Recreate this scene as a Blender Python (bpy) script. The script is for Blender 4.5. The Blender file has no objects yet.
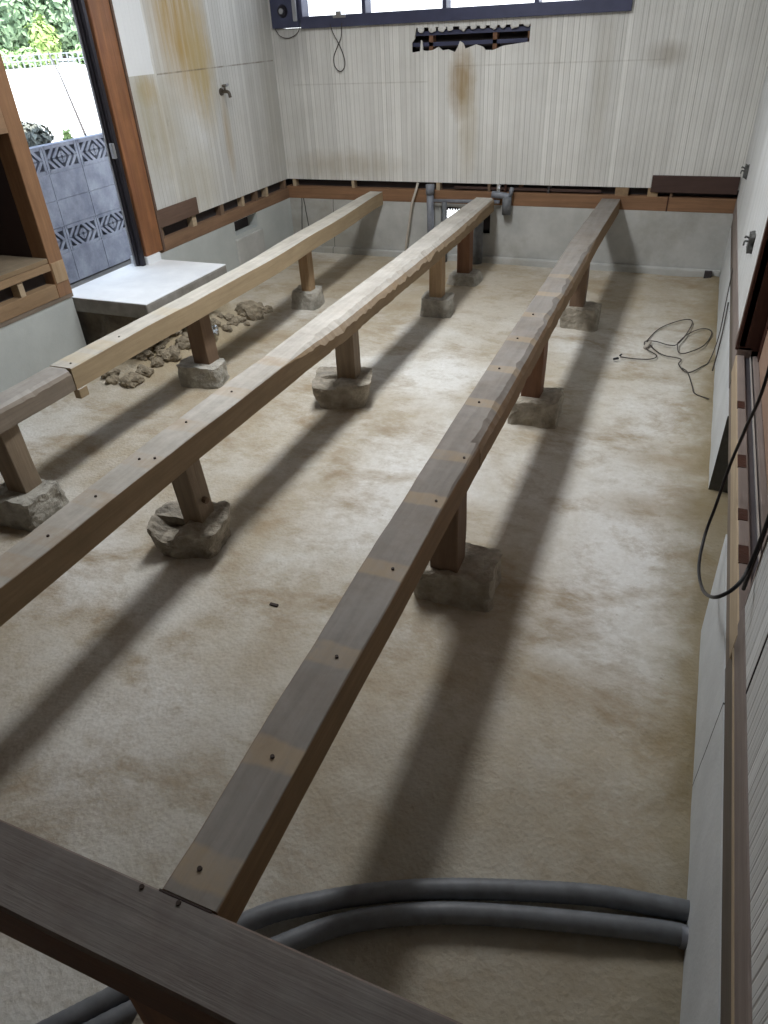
import bpy, bmesh, math, random
from mathutils import Vector, Matrix, noise
C = bpy.context.scene.collection
sc = bpy.context.scene
W = 3.445
SKY, SUN, LAMP, EXPO = 3., 12., 63., .0

# ------------------------------------------------------------------ materials
class NT:
    def __init__(s, name):
        s.m = bpy.data.materials.new(name); s.m.use_nodes = True
        s.t = s.m.node_tree; s.n = s.t.nodes; s.l = s.t.links
        s.b = s.n['Principled BSDF']
        s.tc = s.n.new('ShaderNodeTexCoord')
        s.sep = None
    def link(s, a, b): s.l.new(a, b)
    def coord(s, scale=(1,1,1), loc=(0,0,0), rot=(0,0,0), src='Object'):
        mp = s.n.new('ShaderNodeMapping'); mp.inputs['Scale'].default_value = scale
        mp.inputs['Location'].default_value = loc; mp.inputs['Rotation'].default_value = rot
        s.link(s.tc.outputs[src], mp.inputs[0]); return mp.outputs[0]
    def noise(s, scale=5, detail=4, rough=.55, vec=None, dist=0):
        n = s.n.new('ShaderNodeTexNoise'); n.inputs['Scale'].default_value = scale
        n.inputs['Detail'].default_value = detail; n.inputs['Roughness'].default_value = rough
        n.inputs['Distortion'].default_value = dist
        s.link(vec if vec is not None else s.tc.outputs['Object'], n.inputs['Vector']); return n.outputs['Fac']
    def ramp(s, f, stops):
        r = s.n.new('ShaderNodeValToRGB'); e = r.color_ramp.elements
        while len(e) < len(stops): e.new(.5)
        for k, (p, c) in enumerate(stops):
            e[k].position = p
            e[k].color = (c, c, c, 1) if isinstance(c, (int, float)) else (*c, 1)
        s.link(f, r.inputs[0]); return r.outputs[0]
    def mix(s, f, a, b, mode='MIX'):
        m = s.n.new('ShaderNodeMix'); m.data_type = 'RGBA'; m.blend_type = mode
        for v, i in ((f, 0), (a, 6), (b, 7)):
            if isinstance(v, (int, float)): m.inputs[i].default_value = v if i == 0 else (v, v, v, 1)
            elif isinstance(v, tuple): m.inputs[i].default_value = (*v, 1)
            else: s.link(v, m.inputs[i])
        return m.outputs[2]
    def math(s, op, a, b=0., c=None):
        m = s.n.new('ShaderNodeMath'); m.operation = op
        for i, v in enumerate((a, b, c)):
            if v is None: continue
            if isinstance(v, (int, float)): m.inputs[i].default_value = v
            else: s.link(v, m.inputs[i])
        return m.outputs[0]
    def xyz(s, vec=None):
        q = s.n.new('ShaderNodeSeparateXYZ'); s.link(vec if vec is not None else s.tc.outputs['Object'], q.inputs[0])
        return q.outputs
    def band(s, v, c, w, soft):          # 1 inside |v-c|<w, falls to 0 over soft
        d = s.math('ABSOLUTE', s.math('SUBTRACT', v, c))
        return s.math('SUBTRACT', 1., s.math('SMOOTH_MIN', 1., s.math('MAXIMUM', 0., s.math('DIVIDE', s.math('SUBTRACT', d, w), soft)), .05))
    def blob(s, coords, cen, rad, soft=.5, wob=.0):   # elliptical mask over (coord sockets)
        acc = None
        for q, c_, r_ in zip(coords, cen, rad):
            d = s.math('POWER', s.math('ABSOLUTE', s.math('DIVIDE', s.math('SUBTRACT', q, c_), r_)), 2.)
            acc = d if acc is None else s.math('ADD', acc, d)
        d = s.math('SQRT', acc)
        if wob: d = s.math('ADD', d, s.math('MULTIPLY', s.math('SUBTRACT', s.noise(9, 5, .65), .5), wob))
        r = s.n.new('ShaderNodeMapRange'); r.inputs['From Min'].default_value = 1.; r.inputs['From Max'].default_value = 1. - soft
        s.link(d, r.inputs['Value']); return r.outputs[0]
    def bump(s, h, strength=.3, dist=.01, prev=None):
        b = s.n.new('ShaderNodeBump'); b.inputs['Strength'].default_value = strength; b.inputs['Distance'].default_value = dist
        s.link(h, b.inputs['Height'])
        if prev is not None: s.link(prev, b.inputs['Normal'])
        s.link(b.outputs[0], s.b.inputs['Normal']); return b.outputs[0]
    def color(s, c, rough=.8, metal=0, spec=.3):
        if isinstance(c, tuple): s.b.inputs['Base Color'].default_value = (*c, 1)
        else: s.link(c, s.b.inputs['Base Color'])
        s.b.inputs['Roughness'].default_value = rough; s.b.inputs['Metallic'].default_value = metal
        s.b.inputs['Specular IOR Level'].default_value = spec
        return s.m

def wood(name, c1, c2, axis=1, top=None, marks=None, seed=0, rough=.75, dirt=.35):
    """grain runs along axis; top = weathered colour on upward faces; marks = (period, phase, halfwidth, colour)"""
    s = NT(name)
    sc_ = [22, 22, 22]; sc_[axis] = 1.3
    v = s.coord(tuple(sc_), (seed*3.1, seed*1.7, seed))
    g = s.noise(1.6, 6, .6, v, .6); g2 = s.noise(6, 4, .6, v)
    col = s.mix(s.ramp(g, [(.3, 0.), (.7, 1.)]), c1, c2)
    col = s.mix(s.math('MULTIPLY', s.ramp(g2, [(.45, 0.), (.75, 1.)]), .35), col, tuple(x*.55 for x in c1))
    if top:
        geo = s.n.new('ShaderNodeNewGeometry'); nz = s.xyz(geo.outputs['Normal'])[2]
        f = s.ramp(nz, [(.5, 0.), (.8, 1.)])
        tcol = s.mix(s.ramp(g, [(.3, 0.), (.75, 1.)]), top, tuple(x*.72 for x in top))
        tcol = s.mix(s.ramp(s.noise(7, 5, .7), [(.45, 0.), (.7, .45)]), tcol, tuple(min(1, x*1.3) for x in top))
        if marks:
            ys, hw, mc = marks
            y = s.math('ADD', s.xyz()[1], s.math('MULTIPLY', s.math('SUBTRACT', s.noise(12, 3), .5), .03))
            t = None
            for yy in ys:
                d_ = s.math('ABSOLUTE', s.math('SUBTRACT', y, yy)); t = d_ if t is None else s.math('MINIMUM', t, d_)
            bm_ = s.n.new('ShaderNodeMapRange'); bm_.inputs['From Min'].default_value = hw+.005; bm_.inputs['From Max'].default_value = hw-.005
            s.link(t, bm_.inputs['Value'])
            mk = s.math('MULTIPLY', bm_.outputs[0], s.ramp(s.noise(9, 4, .7), [(.3, .15), (.6, .85)]))
            mcol = s.mix(g, mc, tuple(x*.75 for x in mc))
            tcol = s.mix(mk, tcol, mcol)
        col = s.mix(f, col, tcol)
    d = s.ramp(s.noise(4.5, 6, .7), [(.42, 0.), (.7, 1.)])
    col = s.mix(s.math('MULTIPLY', d, dirt), col, tuple(x*.5 for x in c1))
    s.bump(g2, .35, .003, s.bump(g, .4, .004))
    return s.color(col, rough)

def concrete(name, base, dark, scale=6, rough=.9, bump=.3, grit=120, stain=None, cracks=()):
    s = NT(name)
    col = s.mix(s.ramp(s.noise(scale, 7, .65), [(.3, 0.), (.7, 1.)]), base, dark)
    if stain: col = s.mix(s.math('MULTIPLY', s.ramp(s.noise(scale*.35, 6, .7, s.coord((1,1,1),(4,7,1))), [(.5, 0.), (.68, 1.)]), .6), col, stain)
    o = s.xyz()
    for (ax, c0, slope, w) in cracks:      # hairline crack where coord ax = c0 + slope*z
        q = s.math('SUBTRACT', s.math('SUBTRACT', o[ax], s.math('MULTIPLY', o[2], slope)), c0)
        q = s.math('ADD', q, s.math('MULTIPLY', s.math('SUBTRACT', s.noise(14, 3), .5), .012))
        r = s.n.new('ShaderNodeMapRange'); r.inputs['From Min'].default_value = w*1.6; r.inputs['From Max'].default_value = w*.4
        s.link(s.math('ABSOLUTE', q), r.inputs['Value'])
        col = s.mix(r.outputs[0], col, (.03, .03, .03))
    s.bump(s.noise(grit, 3, .6), bump, .004, s.bump(s.noise(scale*2.5, 6), bump, .015))
    return s.color(col, rough, 0, .2)

def plain(name, c, rough=.6, metal=0, var=.15, scale=12, spec=.4):
    s = NT(name)
    col = s.mix(s.ramp(s.noise(scale, 4), [(.35, 0.), (.7, 1.)]), c, tuple(x*(1-var) for x in c))
    return s.color(col, rough, metal, spec)

def panel(name, axis, stains, seams=(), base=(.80, .80, .775), seed=0., patch=None):
    """printed fluted wall panel: irregular vertical lines along axis"""
    s = NT(name); o = s.xyz(); u = o[axis]; z = o[2]
    def vor(scale, feat, off=0.):
        v = s.n.new('ShaderNodeTexVoronoi'); v.voronoi_dimensions = '1D'; v.feature = feat
        v.inputs['Scale'].default_value = scale; v.inputs['Randomness'].default_value = .85
        s.link(s.math('ADD', u, 20.3 + off + seed), v.inputs['W']); return v
    e1 = vor(27, 'DISTANCE_TO_EDGE').outputs['Distance']; e2 = vor(62, 'DISTANCE_TO_EDGE', 3.).outputs['Distance']
    cell = vor(27, 'F1').outputs['Color']
    cellv = s.n.new('ShaderNodeSeparateColor'); s.link(cell, cellv.inputs[0])
    col = s.mix(cellv.outputs[0], base, tuple(x*.82 for x in base))
    l1 = s.ramp(e1, [(.0, 1.), (.075, 0.)]); l2 = s.ramp(e2, [(.0, 1.), (.10, 0.)])
    fade = s.ramp(s.noise(1.0, 4, .6, s.coord((14, 14, 1.2))), [(.25, .25), (.7, 1.)])
    col = s.mix(s.math('MULTIPLY', s.math('MULTIPLY', l1, fade), .75), col, (.20, .19, .165))
    col = s.mix(s.math('MULTIPLY', s.math('MULTIPLY', l2, fade), .45), col, (.27, .26, .23))
    grime = s.ramp(s.noise(1.6, 6, .65), [(.42, 0.), (.75, 1.)])
    col = s.mix(s.math('MULTIPLY', grime, .3), col, (.30, .28, .23))
    streak = s.noise(1.5, 5, .65, s.coord((16, 16, .9), (3+seed, 1, 0)))
    for (cu, cz, ru, rz, c_, amt, wob) in stains:
        m = s.blob((u, z), (cu, cz), (ru, rz), .7, wob)
        m = s.math('MULTIPLY', m, s.ramp(streak, [(.3, .45), (.58, 1.)]))
        col = s.mix(s.math('MULTIPLY', m, amt), col, c_)
    if patch:
        sc_ = s.ramp(s.noise(3.2, 8, .8, s.coord((5, 5, 1.4), (1, 6, 2))), [(.60, 0.), (.66, 1.)])
        mm = s.blob((u, z), (-1.35, 1.12), (.28, .5), .7, .8)
        col = s.mix(s.math('MULTIPLY', s.math('MULTIPLY', sc_, mm), .75), col, (.17, .15, .12))
        col = s.mix(s.math('MULTIPLY', mm, .35), col, (.45, .43, .37))
        u1, z0, c_ = patch
        w_ = s.math('MULTIPLY', s.math('SUBTRACT', s.noise(6, 4), .5), .06)
        m = s.math('MULTIPLY', s.math('LESS_THAN', s.math('ADD', u, w_), u1), s.math('GREATER_THAN', z, z0))
        col = s.mix(s.math('MULTIPLY', m, .85), col, c_)
    for (zz, u0, u1, amt) in seams:        # horizontal seam lines
        q = s.math('ABSOLUTE', s.math('SUBTRACT', z, zz))
        r = s.n.new('ShaderNodeMapRange'); r.inputs['From Min'].default_value = .006; r.inputs['From Max'].default_value = .002
        s.link(q, r.inputs['Value'])
        m = s.math('MULTIPLY', r.outputs[0], s.math('MULTIPLY', s.math('GREATER_THAN', u, u0), s.math('LESS_THAN', u, u1)))
        m = s.math('MULTIPLY', m, s.ramp(s.noise(13, 4, .7), [(.35, .25), (.6, 1.)]))
        col = s.mix(s.math('MULTIPLY', m, amt), col, (.14, .11, .07))
    s.bump(s.math('ADD', s.ramp(e1, [(0., 0.), (.1, 1.)]), s.math('MULTIPLY', s.ramp(e2, [(0., 0.), (.12, 1.)]), .5)), .5, .004)
    return s.color(col, .55, 0, .35)

def floor_mat():
    s = NT('dusty concrete floor'); o = s.xyz()
    big = s.noise(1.1, 7, .65, None, .3); mid = s.noise(3.0, 9, .72, None, .15); fine = s.noise(38, 5, .7)
    col = s.mix(s.ramp(mid, [(.35, 0.), (.62, 1.)]), (.45, .40, .315), (.60, .585, .54))
    col = s.mix(s.math('MULTIPLY', s.ramp(big, [(.44, 0.), (.6, 1.)]), .65), col, (.37, .30, .20))
    bl = s.noise(.75, 5, .6, s.coord((1,1,1), (3.3, 5.2, 0)), .3)
    col = s.mix(s.math('MULTIPLY', s.ramp(bl, [(.47, 0.), (.6, 1.)]), .65), col, (.72, .725, .71))
    for (cx_, cy_, rx_, ry_, am_) in ((-.28, -3.55, .34, .75, .8), (-1.2, -3.3, .35, .8, .75), (-1.35, -2.2, .3, .5, .5), (-1.5, -4.75, .3, .35, .55), (-2.2, -4.1, .3, .5, .5), (-.3, -2.2, .3, .4, .35)):
        mm = s.blob((o[0], o[1]), (cx_, cy_), (rx_, ry_), .75, .9)
        col = s.mix(s.math('MULTIPLY', mm, am_), col, (.80, .805, .80))
    # brown wash marks
    st = s.noise(1.9, 8, .72, s.coord((1., 1.5, 1), (8.3, 2.2, 0), (0,0,.3)), .25)
    col = s.mix(s.math('MULTIPLY', s.ramp(st, [(.49, 0.), (.66, 1.)]), .85), col, (.29, .215, .125))
    for (cx_, cy_, rx_, ry_, am_) in ((-.95, -4.55, .22, .35, .6), (-.2, -3.15, .3, .13, .6), (-.16, -2.75, .3, .10, .6), (-.35, -4.15, .3, .12, .45), (-1.25, -4.2, .10, .3, .4), (-.9, -2.3, .35, .4, .3)):
        mm = s.blob((o[0], o[1]), (cx_, cy_), (rx_, ry_), .8, 1.1)
        col = s.mix(s.math('MULTIPLY', mm, am_), col, (.33, .255, .16))
    # sandy soil lying along the bases of the walls and around the doorstep
    wob = s.math('MULTIPLY', s.math('SUBTRACT', s.noise(5, 6, .7), .5), .35)
    ex = s.n.new('ShaderNodeMapRange'); ex.inputs['From Min'].default_value = -.17; ex.inputs['From Max'].default_value = .0
    s.link(s.math('ADD', o[0], wob), ex.inputs['Value'])
    col = s.mix(s.math('MULTIPLY', ex.outputs[0], .8), col, (.23, .18, .09))
    m1 = s.blob((o[0], o[1]), (-3.1, -2.1), (.55, 1.1), .6, .7)
    col = s.mix(s.math('MULTIPLY', m1, .8), col, (.36, .29, .18))
    m2 = s.blob((o[0], o[1]), (-2.0, -.6), (2.2, 1.0), .6, .6)
    col = s.mix(s.math('MULTIPLY', m2, .55), col, (.42, .34, .225))
    m3 = s.blob((o[0], o[1]), (-.5, -4.9), (1.6, .6), .6, .5)  # duller, darker grey-brown tone over the floor by the crossbeam
    col = s.mix(s.math('MULTIPLY', m3, .45), col, (.30, .28, .235))
    sm = s.ramp(s.noise(6.5, 9, .8, s.coord((1, 1.2, 1), (2, 9, 0)), .1), [(.52, 0.), (.68, 1.)])
    col = s.mix(s.math('MULTIPLY', sm, .45), col, (.29, .235, .165))
    sp = s.ramp(s.noise(26, 4, .75), [(.66, 0.), (.73, 1.)])
    col = s.mix(s.math('MULTIPLY', sp, .5), col, (.22, .18, .12))
    col = s.mix(s.math('MULTIPLY', s.ramp(fine, [(.35, 0.), (.7, 1.)]), .25), col, (.30, .26, .19))
    vo = s.n.new('ShaderNodeTexVoronoi'); vo.inputs['Scale'].default_value = 75; s.link(s.tc.outputs['Object'], vo.inputs['Vector'])
    b1 = s.bump(mid, .35, .03); b2 = s.bump(s.noise(55, 5, .7), .5, .005, b1); s.bump(vo.outputs['Distance'], .4, .004, b2)
    return s.color(col, .85, 0, .25)

M = {}
M['floor'] = floor_mat()
OL = (.40, .31, .14)
M['panel_back'] = panel('fluted panel back', 0, [
    (-1.95, 1.22, .12, .26, (.30, .20, .09), .9, .5), (-1.9, 1.0, .10, .5, (.38, .31, .18), .45, .7),
    (-.60, 1.36, .17, .09, (.25, .21, .15), .5, .4), (-.98, 1.2, .08, .5, (.33, .31, .25), .4, .4),
    (-2.9, .68, .6, .14, (.36, .30, .20), .5, .7), (-3.3, 1.5, .25, .3, (.30, .30, .30), .4, .5)],
    [(1.24, -3.3, -2.2, .25), (1.33, -2.0, -.6, .25)])
M['panel_left'] = panel('fluted panel window side', 1, [
    (-1.15, 1.70, .34, .62, (.42, .29, .11), 1., .25), (-.98, 1.45, .20, .5, (.44, .33, .13), .8, .5),
    (-1.5, 1.15, .24, .38, (.36, .31, .20), .75, .6), (-1.58, 1.33, .12, .10, (.38, .27, .09), .8, .6), (-1.65, 1.2, .12, .5, (.36, .33, .24), .6, .5),
    (-.78, 1.0, .06, .36, (.36, .26, .12), .75, .35), (-1.25, .75, .35, .3, (.42, .38, .27), .5, .6),
    (-.1, 1.1, .2, .8, (.38, .36, .31), .4, .5)],
    [(1.405, -1.45, -.02, .75)], base=(.70, .705, .69), seed=2., patch=(-1.47, 1.41, (.78, .80, .82)))
M['panel_right'] = panel('fluted panel cable side', 1, [(-.2, .8, .3, .4, (.4, .38, .33), .3, .5)], base=(.72, .74, .75), seed=5.)
M['found'] = concrete('foundation render', (.53, .535, .52), (.37, .375, .365), 3.5, bump=.2, stain=(.27, .25, .20),
                      cracks=[(0, -3.38, .12, .004), (0, -3.27, -.1, .004), (0, -3.06, .05, .002)])
M['found_r'] = concrete('foundation render pale', (.60, .62, .63), (.49, .51, .52), 4, bump=.2, cracks=[(1, -4.36, -.05, .003), (1, -1.76, .02, .003)])
M['found_l'] = concrete('foundation render blue grey', (.50, .53, .52), (.41, .435, .43), 3, bump=.15)
M['cavity'] = plain('dark wall cavity', (.05, .043, .045), .95)
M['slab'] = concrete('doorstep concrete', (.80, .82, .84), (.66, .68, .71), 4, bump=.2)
M['slabside'] = concrete('doorstep side', (.30, .29, .27), (.17, .16, .14), 8, bump=.5)  # mud colour with the shadow on the front face mixed in
M['cheek'] = concrete('shaded end concrete', (.13, .13, .12), (.07, .07, .065), 9, bump=.5)  # shade of the foundation end face, put into the colour
M['rough'] = concrete('rough soil concrete', (.20, .17, .13), (.09, .075, .06), 9, bump=.6, grit=60)
M['stone'] = concrete('footing concrete', (.47, .43, .36), (.22, .195, .155), 16, bump=.8, grit=90, stain=(.13, .12, .11))
M['stone_grey'] = concrete('footing concrete grey', (.50, .48, .43), (.24, .23, .20), 14, bump=.8, grit=90, stain=(.16, .15, .13))
M['rubble'] = concrete('rubble', (.36, .31, .23), (.15, .125, .09), 12, bump=.8, grit=70)
M['joist_r'] = wood('weathered joist', (.27, .175, .095), (.20, .125, .065), 1, (.265, .245, .225), ((-5.16, -4.935, -4.67, -4.37, -4.05, -3.80, -3.42, -3.12, -2.8, -2.5, -2.2, -1.9), .03, (.42, .335, .235)), 1)
M['joist_m'] = wood('pale worn joist', (.315, .225, .135), (.235, .165, .095), 1, (.50, .475, .435), ((-4.67, -4.54, -4.35, -4.12, -3.88, -3.6, -3.3), .04, (.52, .435, .34)), 2)
M['joist_l'] = wood('new pale joist', (.42, .325, .205), (.33, .25, .155), 1, (.58, .55, .49), ((-3.5, -3.35, -2.9), .05, (.62, .54, .40)), 3, dirt=.22)
M['joist_lg'] = wood('old grey joist', (.28, .235, .19), (.21, .17, .13), 1, (.42, .40, .375), None, 4)
M['cross'] = wood('grey crossbeam', (.15, .08, .05), (.11, .06, .04), 0, (.20, .185, .175), None, 5)
M['post_dark'] = wood('dark brown post', (.21, .14, .09), (.14, .09, .06), 2, None, None, 6)
M['post_red'] = wood('reddish post', (.23, .12, .07), (.155, .08, .05), 2, None, None, 7)
M['post_pale'] = wood('pale post', (.42, .30, .18), (.30, .20, .115), 2, None, None, 8)
M['post_grey'] = wood('grey brown post', (.31, .245, .175), (.20, .15, .105), 2, None, None, 9)
M['sill'] = wood('reddish sill', (.30, .165, .09), (.19, .105, .06), 0, None, None, 10)
M['sill_y'] = wood('brown sill', (.27, .165, .10), (.18, .105, .065), 1, None, None, 11)
M['sill_tan'] = wood('tan sill', (.33, .225, .13), (.24, .155, .09), 1, None, None, 12)
M['sill_grey'] = wood('grey brown sill', (.235, .19, .15), (.17, .135, .105), 1, None, None, 13)
M['sill_dark'] = wood('dusty dark sill', (.15, .125, .10), (.10, .085, .07), 1, None, None, 24)
M['sill_pale'] = wood('raw pale timber', (.48, .38, .26), (.36, .28, .19), 1, None, None, 14, dirt=.15)
M['mauve'] = wood('mauve brown board', (.27, .225, .205), (.20, .165, .15), 1, None, None, 15)
M['doorpost'] = wood('orange brown door post', (.33, .15, .065), (.15, .06, .035), 2, None, None, 16, .45, .7)
M['closetpost'] = wood('brown closet post', (.30, .165, .085), (.20, .105, .055), 2, None, None, 17, .5)
M['darkboard'] = wood('dark skirting', (.085, .05, .042), (.06, .036, .03), 0, None, None, 18)
M['darkboard2'] = wood('brown skirting', (.15, .095, .07), (.11, .07, .05), 1, None, None, 19)
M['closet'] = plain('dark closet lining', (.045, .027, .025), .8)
M['shelf'] = wood('closet shelf board', (.28, .20, .12), (.20, .14, .08), 1, (.25, .20, .14), None, 20)
M['header'] = wood('closet header board', (.30, .19, .11), (.25, .155, .09), 1, None, None, 21)
M['jamb'] = wood('dark red door frame', (.075, .03, .02), (.05, .02, .014), 2, None, None, 22, .4)
M['doorpanel'] = wood('brown sliding door', (.40, .27, .20), (.34, .22, .16), 1, None, None, 23, .5, .1)
M['alu'] = plain('dark bronze aluminium', (.035, .032, .04), .35, .6, .1)
M['alu_blue'] = plain('blue black aluminium', (.065, .072, .13), .4, .2, .2)
M['track'] = plain('metal track', (.12, .115, .13), .4, .6)
M['rail'] = plain('pale rail', (.55, .53, .5), .4, .3)
M['steel'] = plain('worn steel', (.42, .43, .46), .35, .8)
M['pvc'] = plain('grey pvc', (.20, .215, .25), .45, 0, .25, 30)
M['pvc_dark'] = plain('dark grey pipe', (.155, .165, .18), .5, 0, .3, 30)
M['hose'] = plain('pale hose', (.50, .46, .40), .5)
M['rubber'] = plain('black cable', (.012, .012, .015), .45)
M['wire'] = plain('dull dark wire', (.06, .05, .045), .6)
M['brass'] = plain('old tap metal', (.13, .11, .09), .35, .8)
M['socket'] = plain('dark wiring', (.10, .10, .095), .6)
M['white'] = plain('white plaster', (.7, .7, .68), .8)
M['foil'] = plain('crumpled foil', (.75, .78, .82), .2, 1)
M['nail'] = plain('nail hole', (.03, .015, .01), .7)
M['block'] = concrete('weathered fence block', (.40, .405, .45), (.20, .205, .25), 6, bump=.3, stain=(.15, .15, .19))
M['blocklow'] = M['block']
M['gravel'] = concrete('lot ground', (.72, .72, .70), (.62, .62, .60), 2, bump=.1)
M['yard'] = concrete('yard soil', (.22, .20, .18), (.13, .12, .11), 5, bump=.4)
M['bark'] = plain('bark', (.16, .12, .09), .9)
def leaf(name, a, b):
    s = NT(name); s.b.inputs['Subsurface Weight'].default_value = 0
    return s.color(s.mix(s.ramp(s.noise(1.2, 4), [(.35, 0.), (.65, 1.)]), a, b), .7, 0, .2)
M['leaf'] = leaf('foliage', (.20, .33, .13), (.36, .50, .25))
M['leaf2'] = leaf('foliage bluish', (.17, .26, .15), (.31, .42, .27))
M['leafy'] = leaf('yellow green foliage', (.27, .38, .12), (.36, .47, .19))
M['bush'] = leaf('grey bush', (.13, .14, .12), (.24, .25, .22))
g = NT('window pane'); g.b.inputs['Transmission Weight'].default_value = 1; g.b.inputs['IOR'].default_value = 1.0
M['glass'] = g.color((.95, .97, 1.), .0, 0, .5); M['glass'].node_tree.nodes['Principled BSDF'].inputs['Alpha'].default_value = .12
e = NT('lamp tube'); e.b.inputs['Emission Color'].default_value = (1, .97, .92, 1); e.b.inputs['Emission Strength'].default_value = 6
M['tube'] = e.color((.9, .9, .9), .5)

# ------------------------------------------------------------------ geometry helpers
def mark(o, label=None, cat=None, group=None, kind=None):
    if label: o['label'] = label
    if cat: o['category'] = cat
    if group: o['group'] = group
    if kind: o['kind'] = kind
    return o
def link(name, bm, mat, parent=None, loc=(0,0,0), bevel=0, smooth=False):
    bmesh.ops.recalc_face_normals(bm, faces=bm.faces)
    me = bpy.data.meshes.new(name); bm.to_mesh(me); bm.free()
    o = bpy.data.objects.new(name, me); C.objects.link(o); o.location = loc
    me.materials.append(M[mat] if isinstance(mat, str) else mat)
    if smooth:
        for p in me.polygons: p.use_smooth = True
    if bevel:
        b = o.modifiers.new('b', 'BEVEL'); b.width = bevel; b.segments = 2; b.limit_method = 'ANGLE'
    if parent: o.parent = parent
    return o
def box(bm, x0, x1, y0, y1, z0, z1, cuts=0):
    vs = [bm.verts.new((x, y, z)) for x in (x0, x1) for y in (y0, y1) for z in (z0, z1)]
    for f in ((0,1,3,2), (4,6,7,5), (0,4,5,1), (2,3,7,6), (0,2,6,4), (1,5,7,3)): bm.faces.new([vs[i] for i in f])
def B(name, mat, x0, x1, y0, y1, z0, z1, parent=None, bevel=0, kind=None):
    bm = bmesh.new(); box(bm, x0, x1, y0, y1, z0, z1)
    o = link(name, bm, mat, parent, bevel=bevel)
    if kind: o['kind'] = kind
    return o
def S(name, mat, *a, bevel=0): return B(name, mat, *a, bevel=bevel, kind='structure')
def catmull(pts, n=8):
    P = [Vector(p) for p in pts]; P = [2*P[0]-P[1]] + P + [2*P[-1]-P[-2]]; out = []
    for i in range(1, len(P)-2):
        for k in range(n):
            t = k/n; a, b, c, d = P[i-1:i+3]
            out.append(.5*((2*b)+(c-a)*t+(2*a-5*b+4*c-d)*t*t+(3*b-a-3*c+d)*t**3))
    out.append(P[-2]); return out
def tube(bm, pts, r, seg=10, smoothn=0, ribs=0):
    if smoothn: pts = catmull(pts, smoothn)
    pts = [Vector(p) for p in pts]; rings = []
    up = Vector((0, 0, 1))
    for i, p in enumerate(pts):
        t = (pts[min(i+1, len(pts)-1)] - pts[max(i-1, 0)]).normalized()
        if i == 0:
            a = up if abs(t.z) < .9 else Vector((1, 0, 0)); n = (a - t*a.dot(t)).normalized()
        else: n = (n - t*n.dot(t)).normalized()
        b = t.cross(n); rr = r[i] if isinstance(r, list) else r
        if ribs and i % 2: rr *= 1-ribs
        rings.append([bm.verts.new(p + (n*math.cos(q)+b*math.sin(q))*rr) for q in [2*math.pi*k/seg for k in range(seg)]])
    for a, b in zip(rings, rings[1:]):
        for k in range(seg): bm.faces.new((a[k], a[(k+1) % seg], b[(k+1) % seg], b[k]))
    bm.faces.new(rings[0][::-1]); bm.faces.new(rings[-1])
def resample(pts, step):
    P = catmull(pts, 24); out = [P[0]]; acc = 0
    for a, b in zip(P, P[1:]):
        acc += (b-a).length
        if acc >= step: out.append(b); acc = 0
    return out
def T(name, mat, pts, r, parent=None, seg=10, n=0, ribs=0):
    bm = bmesh.new(); tube(bm, pts, r, seg, n, ribs); return link(name, bm, mat, parent, smooth=True)
def thing(name, label, cat, loc, group=None):
    o = bpy.data.objects.new(name, None); C.objects.link(o); o.location = loc; o.empty_display_size = .1
    return mark(o, label, cat, group)
def sub(o, parent):            # parent keeping world place
    o.parent = parent; o.matrix_parent_inverse = Matrix.Translation(-Vector(parent.location)); return o
def plate(name, mat, loops, plane, d0, d1, kind='structure'):
    """flat sheet with holes: loops of (u,z); plane 'x' = sheet at constant x (u = y), 'y' = constant y (u = x)"""
    bm = bmesh.new(); es = []
    for lp in loops:
        vs = [bm.verts.new((d0, u, z) if plane == 'x' else (u, d0, z)) for u, z in lp]
        es += [bm.edges.new((vs[i], vs[(i+1) % len(vs)])) for i in range(len(vs))]
    bmesh.ops.triangle_fill(bm, edges=es, use_beauty=True)
    r = bmesh.ops.extrude_face_region(bm, geom=list(bm.faces))
    dv = Vector((d1-d0, 0, 0) if plane == 'x' else (0, d1-d0, 0))
    bmesh.ops.translate(bm, verts=[v for v in r['geom'] if isinstance(v, bmesh.types.BMVert)], vec=dv)
    o = link(name, bm, mat)
    if kind: o['kind'] = kind
    return o
def rect(a, b, c, d): return [(a, c), (b, c), (b, d), (a, d)]

# ------------------------------------------------------------------ setting: floor, ceiling
bm = bmesh.new(); NX, NY = 150, 260; X0, X1, Y0, Y1 = -W-.12, .6, -7., .05
rows = []
for j in range(NY+1):
    r = []
    for i in range(NX+1):
        x = X0+(X1-X0)*i/NX; y = Y0+(Y1-Y0)*j/NY
        z = .006*noise.noise((x*2, y*2, 0)) + .003*noise.noise((x*9, y*9, 1))
        m = max(0, 1-((x+3.2)/.36)**2-((y+2.1)/.85)**2)
        z += .09*m*(1+.6*noise.noise((x*9, y*9, 5)))+.03*min(1, m*3)*noise.noise((x*26, y*26, 3))
        e_ = max(0, 1-abs(x+.02)/.16); z += .02*e_*(.5+.8*noise.noise((x*12, y*6, 9)))
        r.append(bm.verts.new((x, y, z)))
    rows.append(r)
for a, b in zip(rows, rows[1:]):
    for i in range(NX): bm.faces.new((a[i], a[i+1], b[i+1], b[i]))
f = link('floor', bm, 'floor', smooth=True); f['kind'] = 'structure'
S('floor_base', 'yard', -W-.12, .6, -7, .1, -.3, -.05)
S('ceiling', 'white', -W-.9, 1.2, -7.1, .9, 2.62, 2.72)
S('wall_front', 'header', -W-.1, .9, -7.1, -7, -.2, 2.62)

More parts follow.
